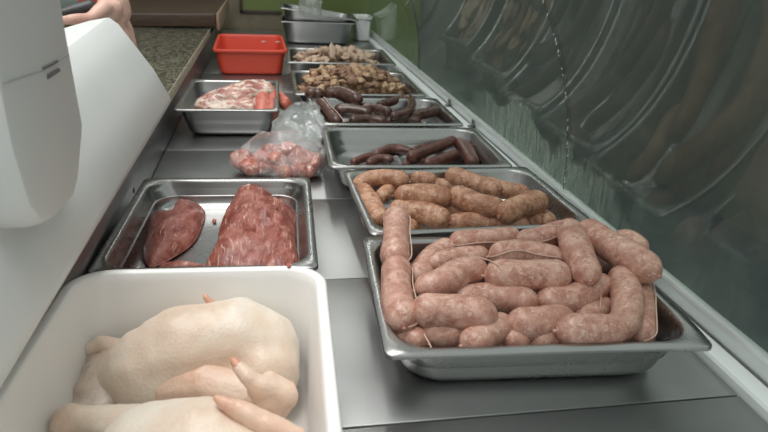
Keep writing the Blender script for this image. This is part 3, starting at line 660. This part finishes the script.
# pink liquid / loose skin at the bin's floor left out
# ------------------------------------------------------------------ weighing scale at left
s=thing('weighing_scale','white plastic weighing scale on the granite worktop','scale',(-.33,.6,.1))
def scale_body():
    # side face leaning back, far edge slanted, from the low rounded edge at the case side
    ys=[.18,.20,.30,.50,.70,.85,.93]
    rings=[]
    def sec(y,z1,x1,x0=-.155,z0=.165):
        p=[]
        # start under the body at far left, go right under, round the lower edge, climb the face, round the top, come back
        p+= [(-.46,z0+.002),(-.30,z0-.010),(x0-.030,z0-.010)]
        for k in range(1,6):
            a=-math.pi/2+ (math.pi/2)*k/5; p.append((x0-.024+.024*math.cos(a)*1.0,z0+.014+.024*math.sin(a)))
        ux,uz=x1-x0,z1-z0-.03
        p+=[(x0+ux*.3,z0+.03+uz*.3),(x0+ux*.65,z0+.03+uz*.65),(x0+ux*.93,z0+.03+uz*.93)]
        p+=[(x1-.006,z1+.001),(x1-.03,z1-.004),(-.46,z1-.075)]
        return [Vector((x,y,z)) for x,z in p]
    return sec
sec=scale_body()
rings=[]
for y,z1,x1 in ((.17,.268,-.200),(.18,.272,-.202),(.4,.282,-.205),(.7,.296,-.207),(.94,.308,-.209),(.955,.306,-.210)): rings.append(sec(y,z1,x1))
# the slanted far end: sections shear forward towards the bottom
bm=loft(rings)
zb,zt=.155,.322
for v in bm.verts:
    if v.co.y>.6:
        k=(v.co.y-.6)/(.955-.6); u=(zt-v.co.z)/(zt-zb); v.co.y+=k*(u*.10+.012)
bmesh.ops.bevel(bm,geom=[e for e in bm.edges if len(e.link_faces)==2 and e.calc_face_angle(0)>1.0],offset=.006,segments=3,affect='EDGES')
part('scale_housing',bm,M['scale'],s,ang=35)
part('scale_base',box((-.44,.30,.108),(-.25,.90,.160),.006),M['scale_dark'],s)
for x in (-.42,-.27):
    for y in (.33,.87): part('foot',tube([Vector((x,y,.1005)),Vector((x,y,.110))],.014,16),M['rubber'],s)
# customer display pod on the side face
def pod():
    o=[]
    pts=[(.526,.52),(.530,.34),(.540,.262),(.512,.232),(.495,.224),(.44,.226),(.415,.234),(.400,.250),(.390,.290),(.388,.34),(.388,.52)]
    out=[]
    rings=[]
    for x,ins in ((-.225,0),(-.158,0),(-.150,.004),(-.1475,.010)):
        c=Vector((.525,.35)); r=[]
        for y,z in pts:
            dy=-ins if y>.457 else ins; dz=ins if z<.35 else 0
            r.append(Vector((x,y+dy,z+dz)))
        rings.append(r)
    return loft(rings)
part('display_pod',pod(),M['scale'],s,ang=35)
def strip(px0,px1,X,r,n,par,mat='scale_dark'):
    a=atX(*px0,X); b_=atX(*px1,X); part(n,tube([a,a.lerp(b_,.5),b_],r,8),M[mat],par)
strip((47,77),(58,70),-.1475,.0016,'latch_slot',s)
strip((42,69),(57,61),-.1475,.0012,'latch_slot',s)
b=NB('joint_line'); b.set(Base_Color=(.33,.34,.34),Roughness=.6); M['line']=b.m
strip((2,83),(43,70),-.1473,.0005,'parting_line',s,'line'); strip((57,61),(68,54),-.1473,.0005,'parting_line',s,'line')
# ------------------------------------------------------------------ the hand behind the scale
p=thing('person','person reaching a bare hand behind the scale, gripping a black handle','person',atY(100,5,1.10))
A=lambda x,y,Y:atY(x,y,Y)
caps=[(A(105,-35,1.22),.030,A(104,-8,1.15),.027),(A(103,-4,1.13),.024,A(108,10,1.10),.022),(A(114,2,1.12),.024,A(119,12,1.12),.020)]
# fingers running down the far edge
for k,(a1,b1,c1,r) in enumerate((((112,12),(121,26),(126,38),.0095),((116,10),(126,28),(131,44),.0095),((118,12),(130,34),(134,52),.0088),((106,14),(113,28),(118,36),.009))):
    Y=1.12+.016*k
    caps+=[(A(*a1,Y),r*1.25,A(*b1,Y+.004),r),(A(*b1,Y+.004),r,A(*c1,Y),r*.82)]
# thumb leaving the side of the palm
caps+=[(A(104,8,1.08),.013,A(90,19,1.05),.0105),(A(90,19,1.05),.0105,A(70,20,1.03),.0085),(A(70,20,1.03),.0085,A(60,21,1.03),.007)]
blob('hand_and_forearm',caps,.0032,M['hand'],p,(.0015,40),sm=4)
blob('sleeve',[(A(98,-60,1.35),.045,A(104,-42,1.24),.036)],.005,M['sleeve'],p,(.003,25))
blob('apron',[(A(40,-30,1.75),.14,A(60,-22,1.75),.08)],.012,M['sleeve'],p,(.004,12))
t=thing('knife','black-handled knife with red collar gripped behind the scale','knife',A(80,9,1.07))
blob('handle',[(A(60,14,1.06),.008,A(74,11,1.07),.011),(A(74,11,1.07),.011,A(90,7,1.08),.012)],.003,M['black'],t)
blob('collar',[(A(84,0,1.09),.010,A(91,-2,1.09),.010)],.003,M['red'],t)
# ------------------------------------------------------------------ light
def area(name,loc,sx,sy,power,col=(1,1,1),rot=(0,0,0)):
    l=bpy.data.lights.new(name,'AREA'); l.shape='RECTANGLE'; l.size=sx; l.size_y=sy; l.energy=power; l.color=col
    o=bpy.data.objects.new(name,l); COL.objects.link(o); o.location=loc; o.rotation_euler=rot; return o
area('case_tube',(.165,2.2,.595),.03,1.9,1.5,(1,.99,.95))
area('ceiling_lamp',(-.35,.7,1.9),.8,1.8,30,(1,.985,.96))
w=bpy.data.worlds.new('world'); scn.world=w; w.use_nodes=True; w.node_tree.nodes['Background'].inputs[0].default_value=(.98,1,.985,1); w.node_tree.nodes['Background'].inputs[1].default_value=.64
scn.view_settings.view_transform='Standard'; scn.view_settings.look='None'; scn.view_settings.exposure=.18; scn.view_settings.gamma=1
scn.view_settings.use_curve_mapping=False
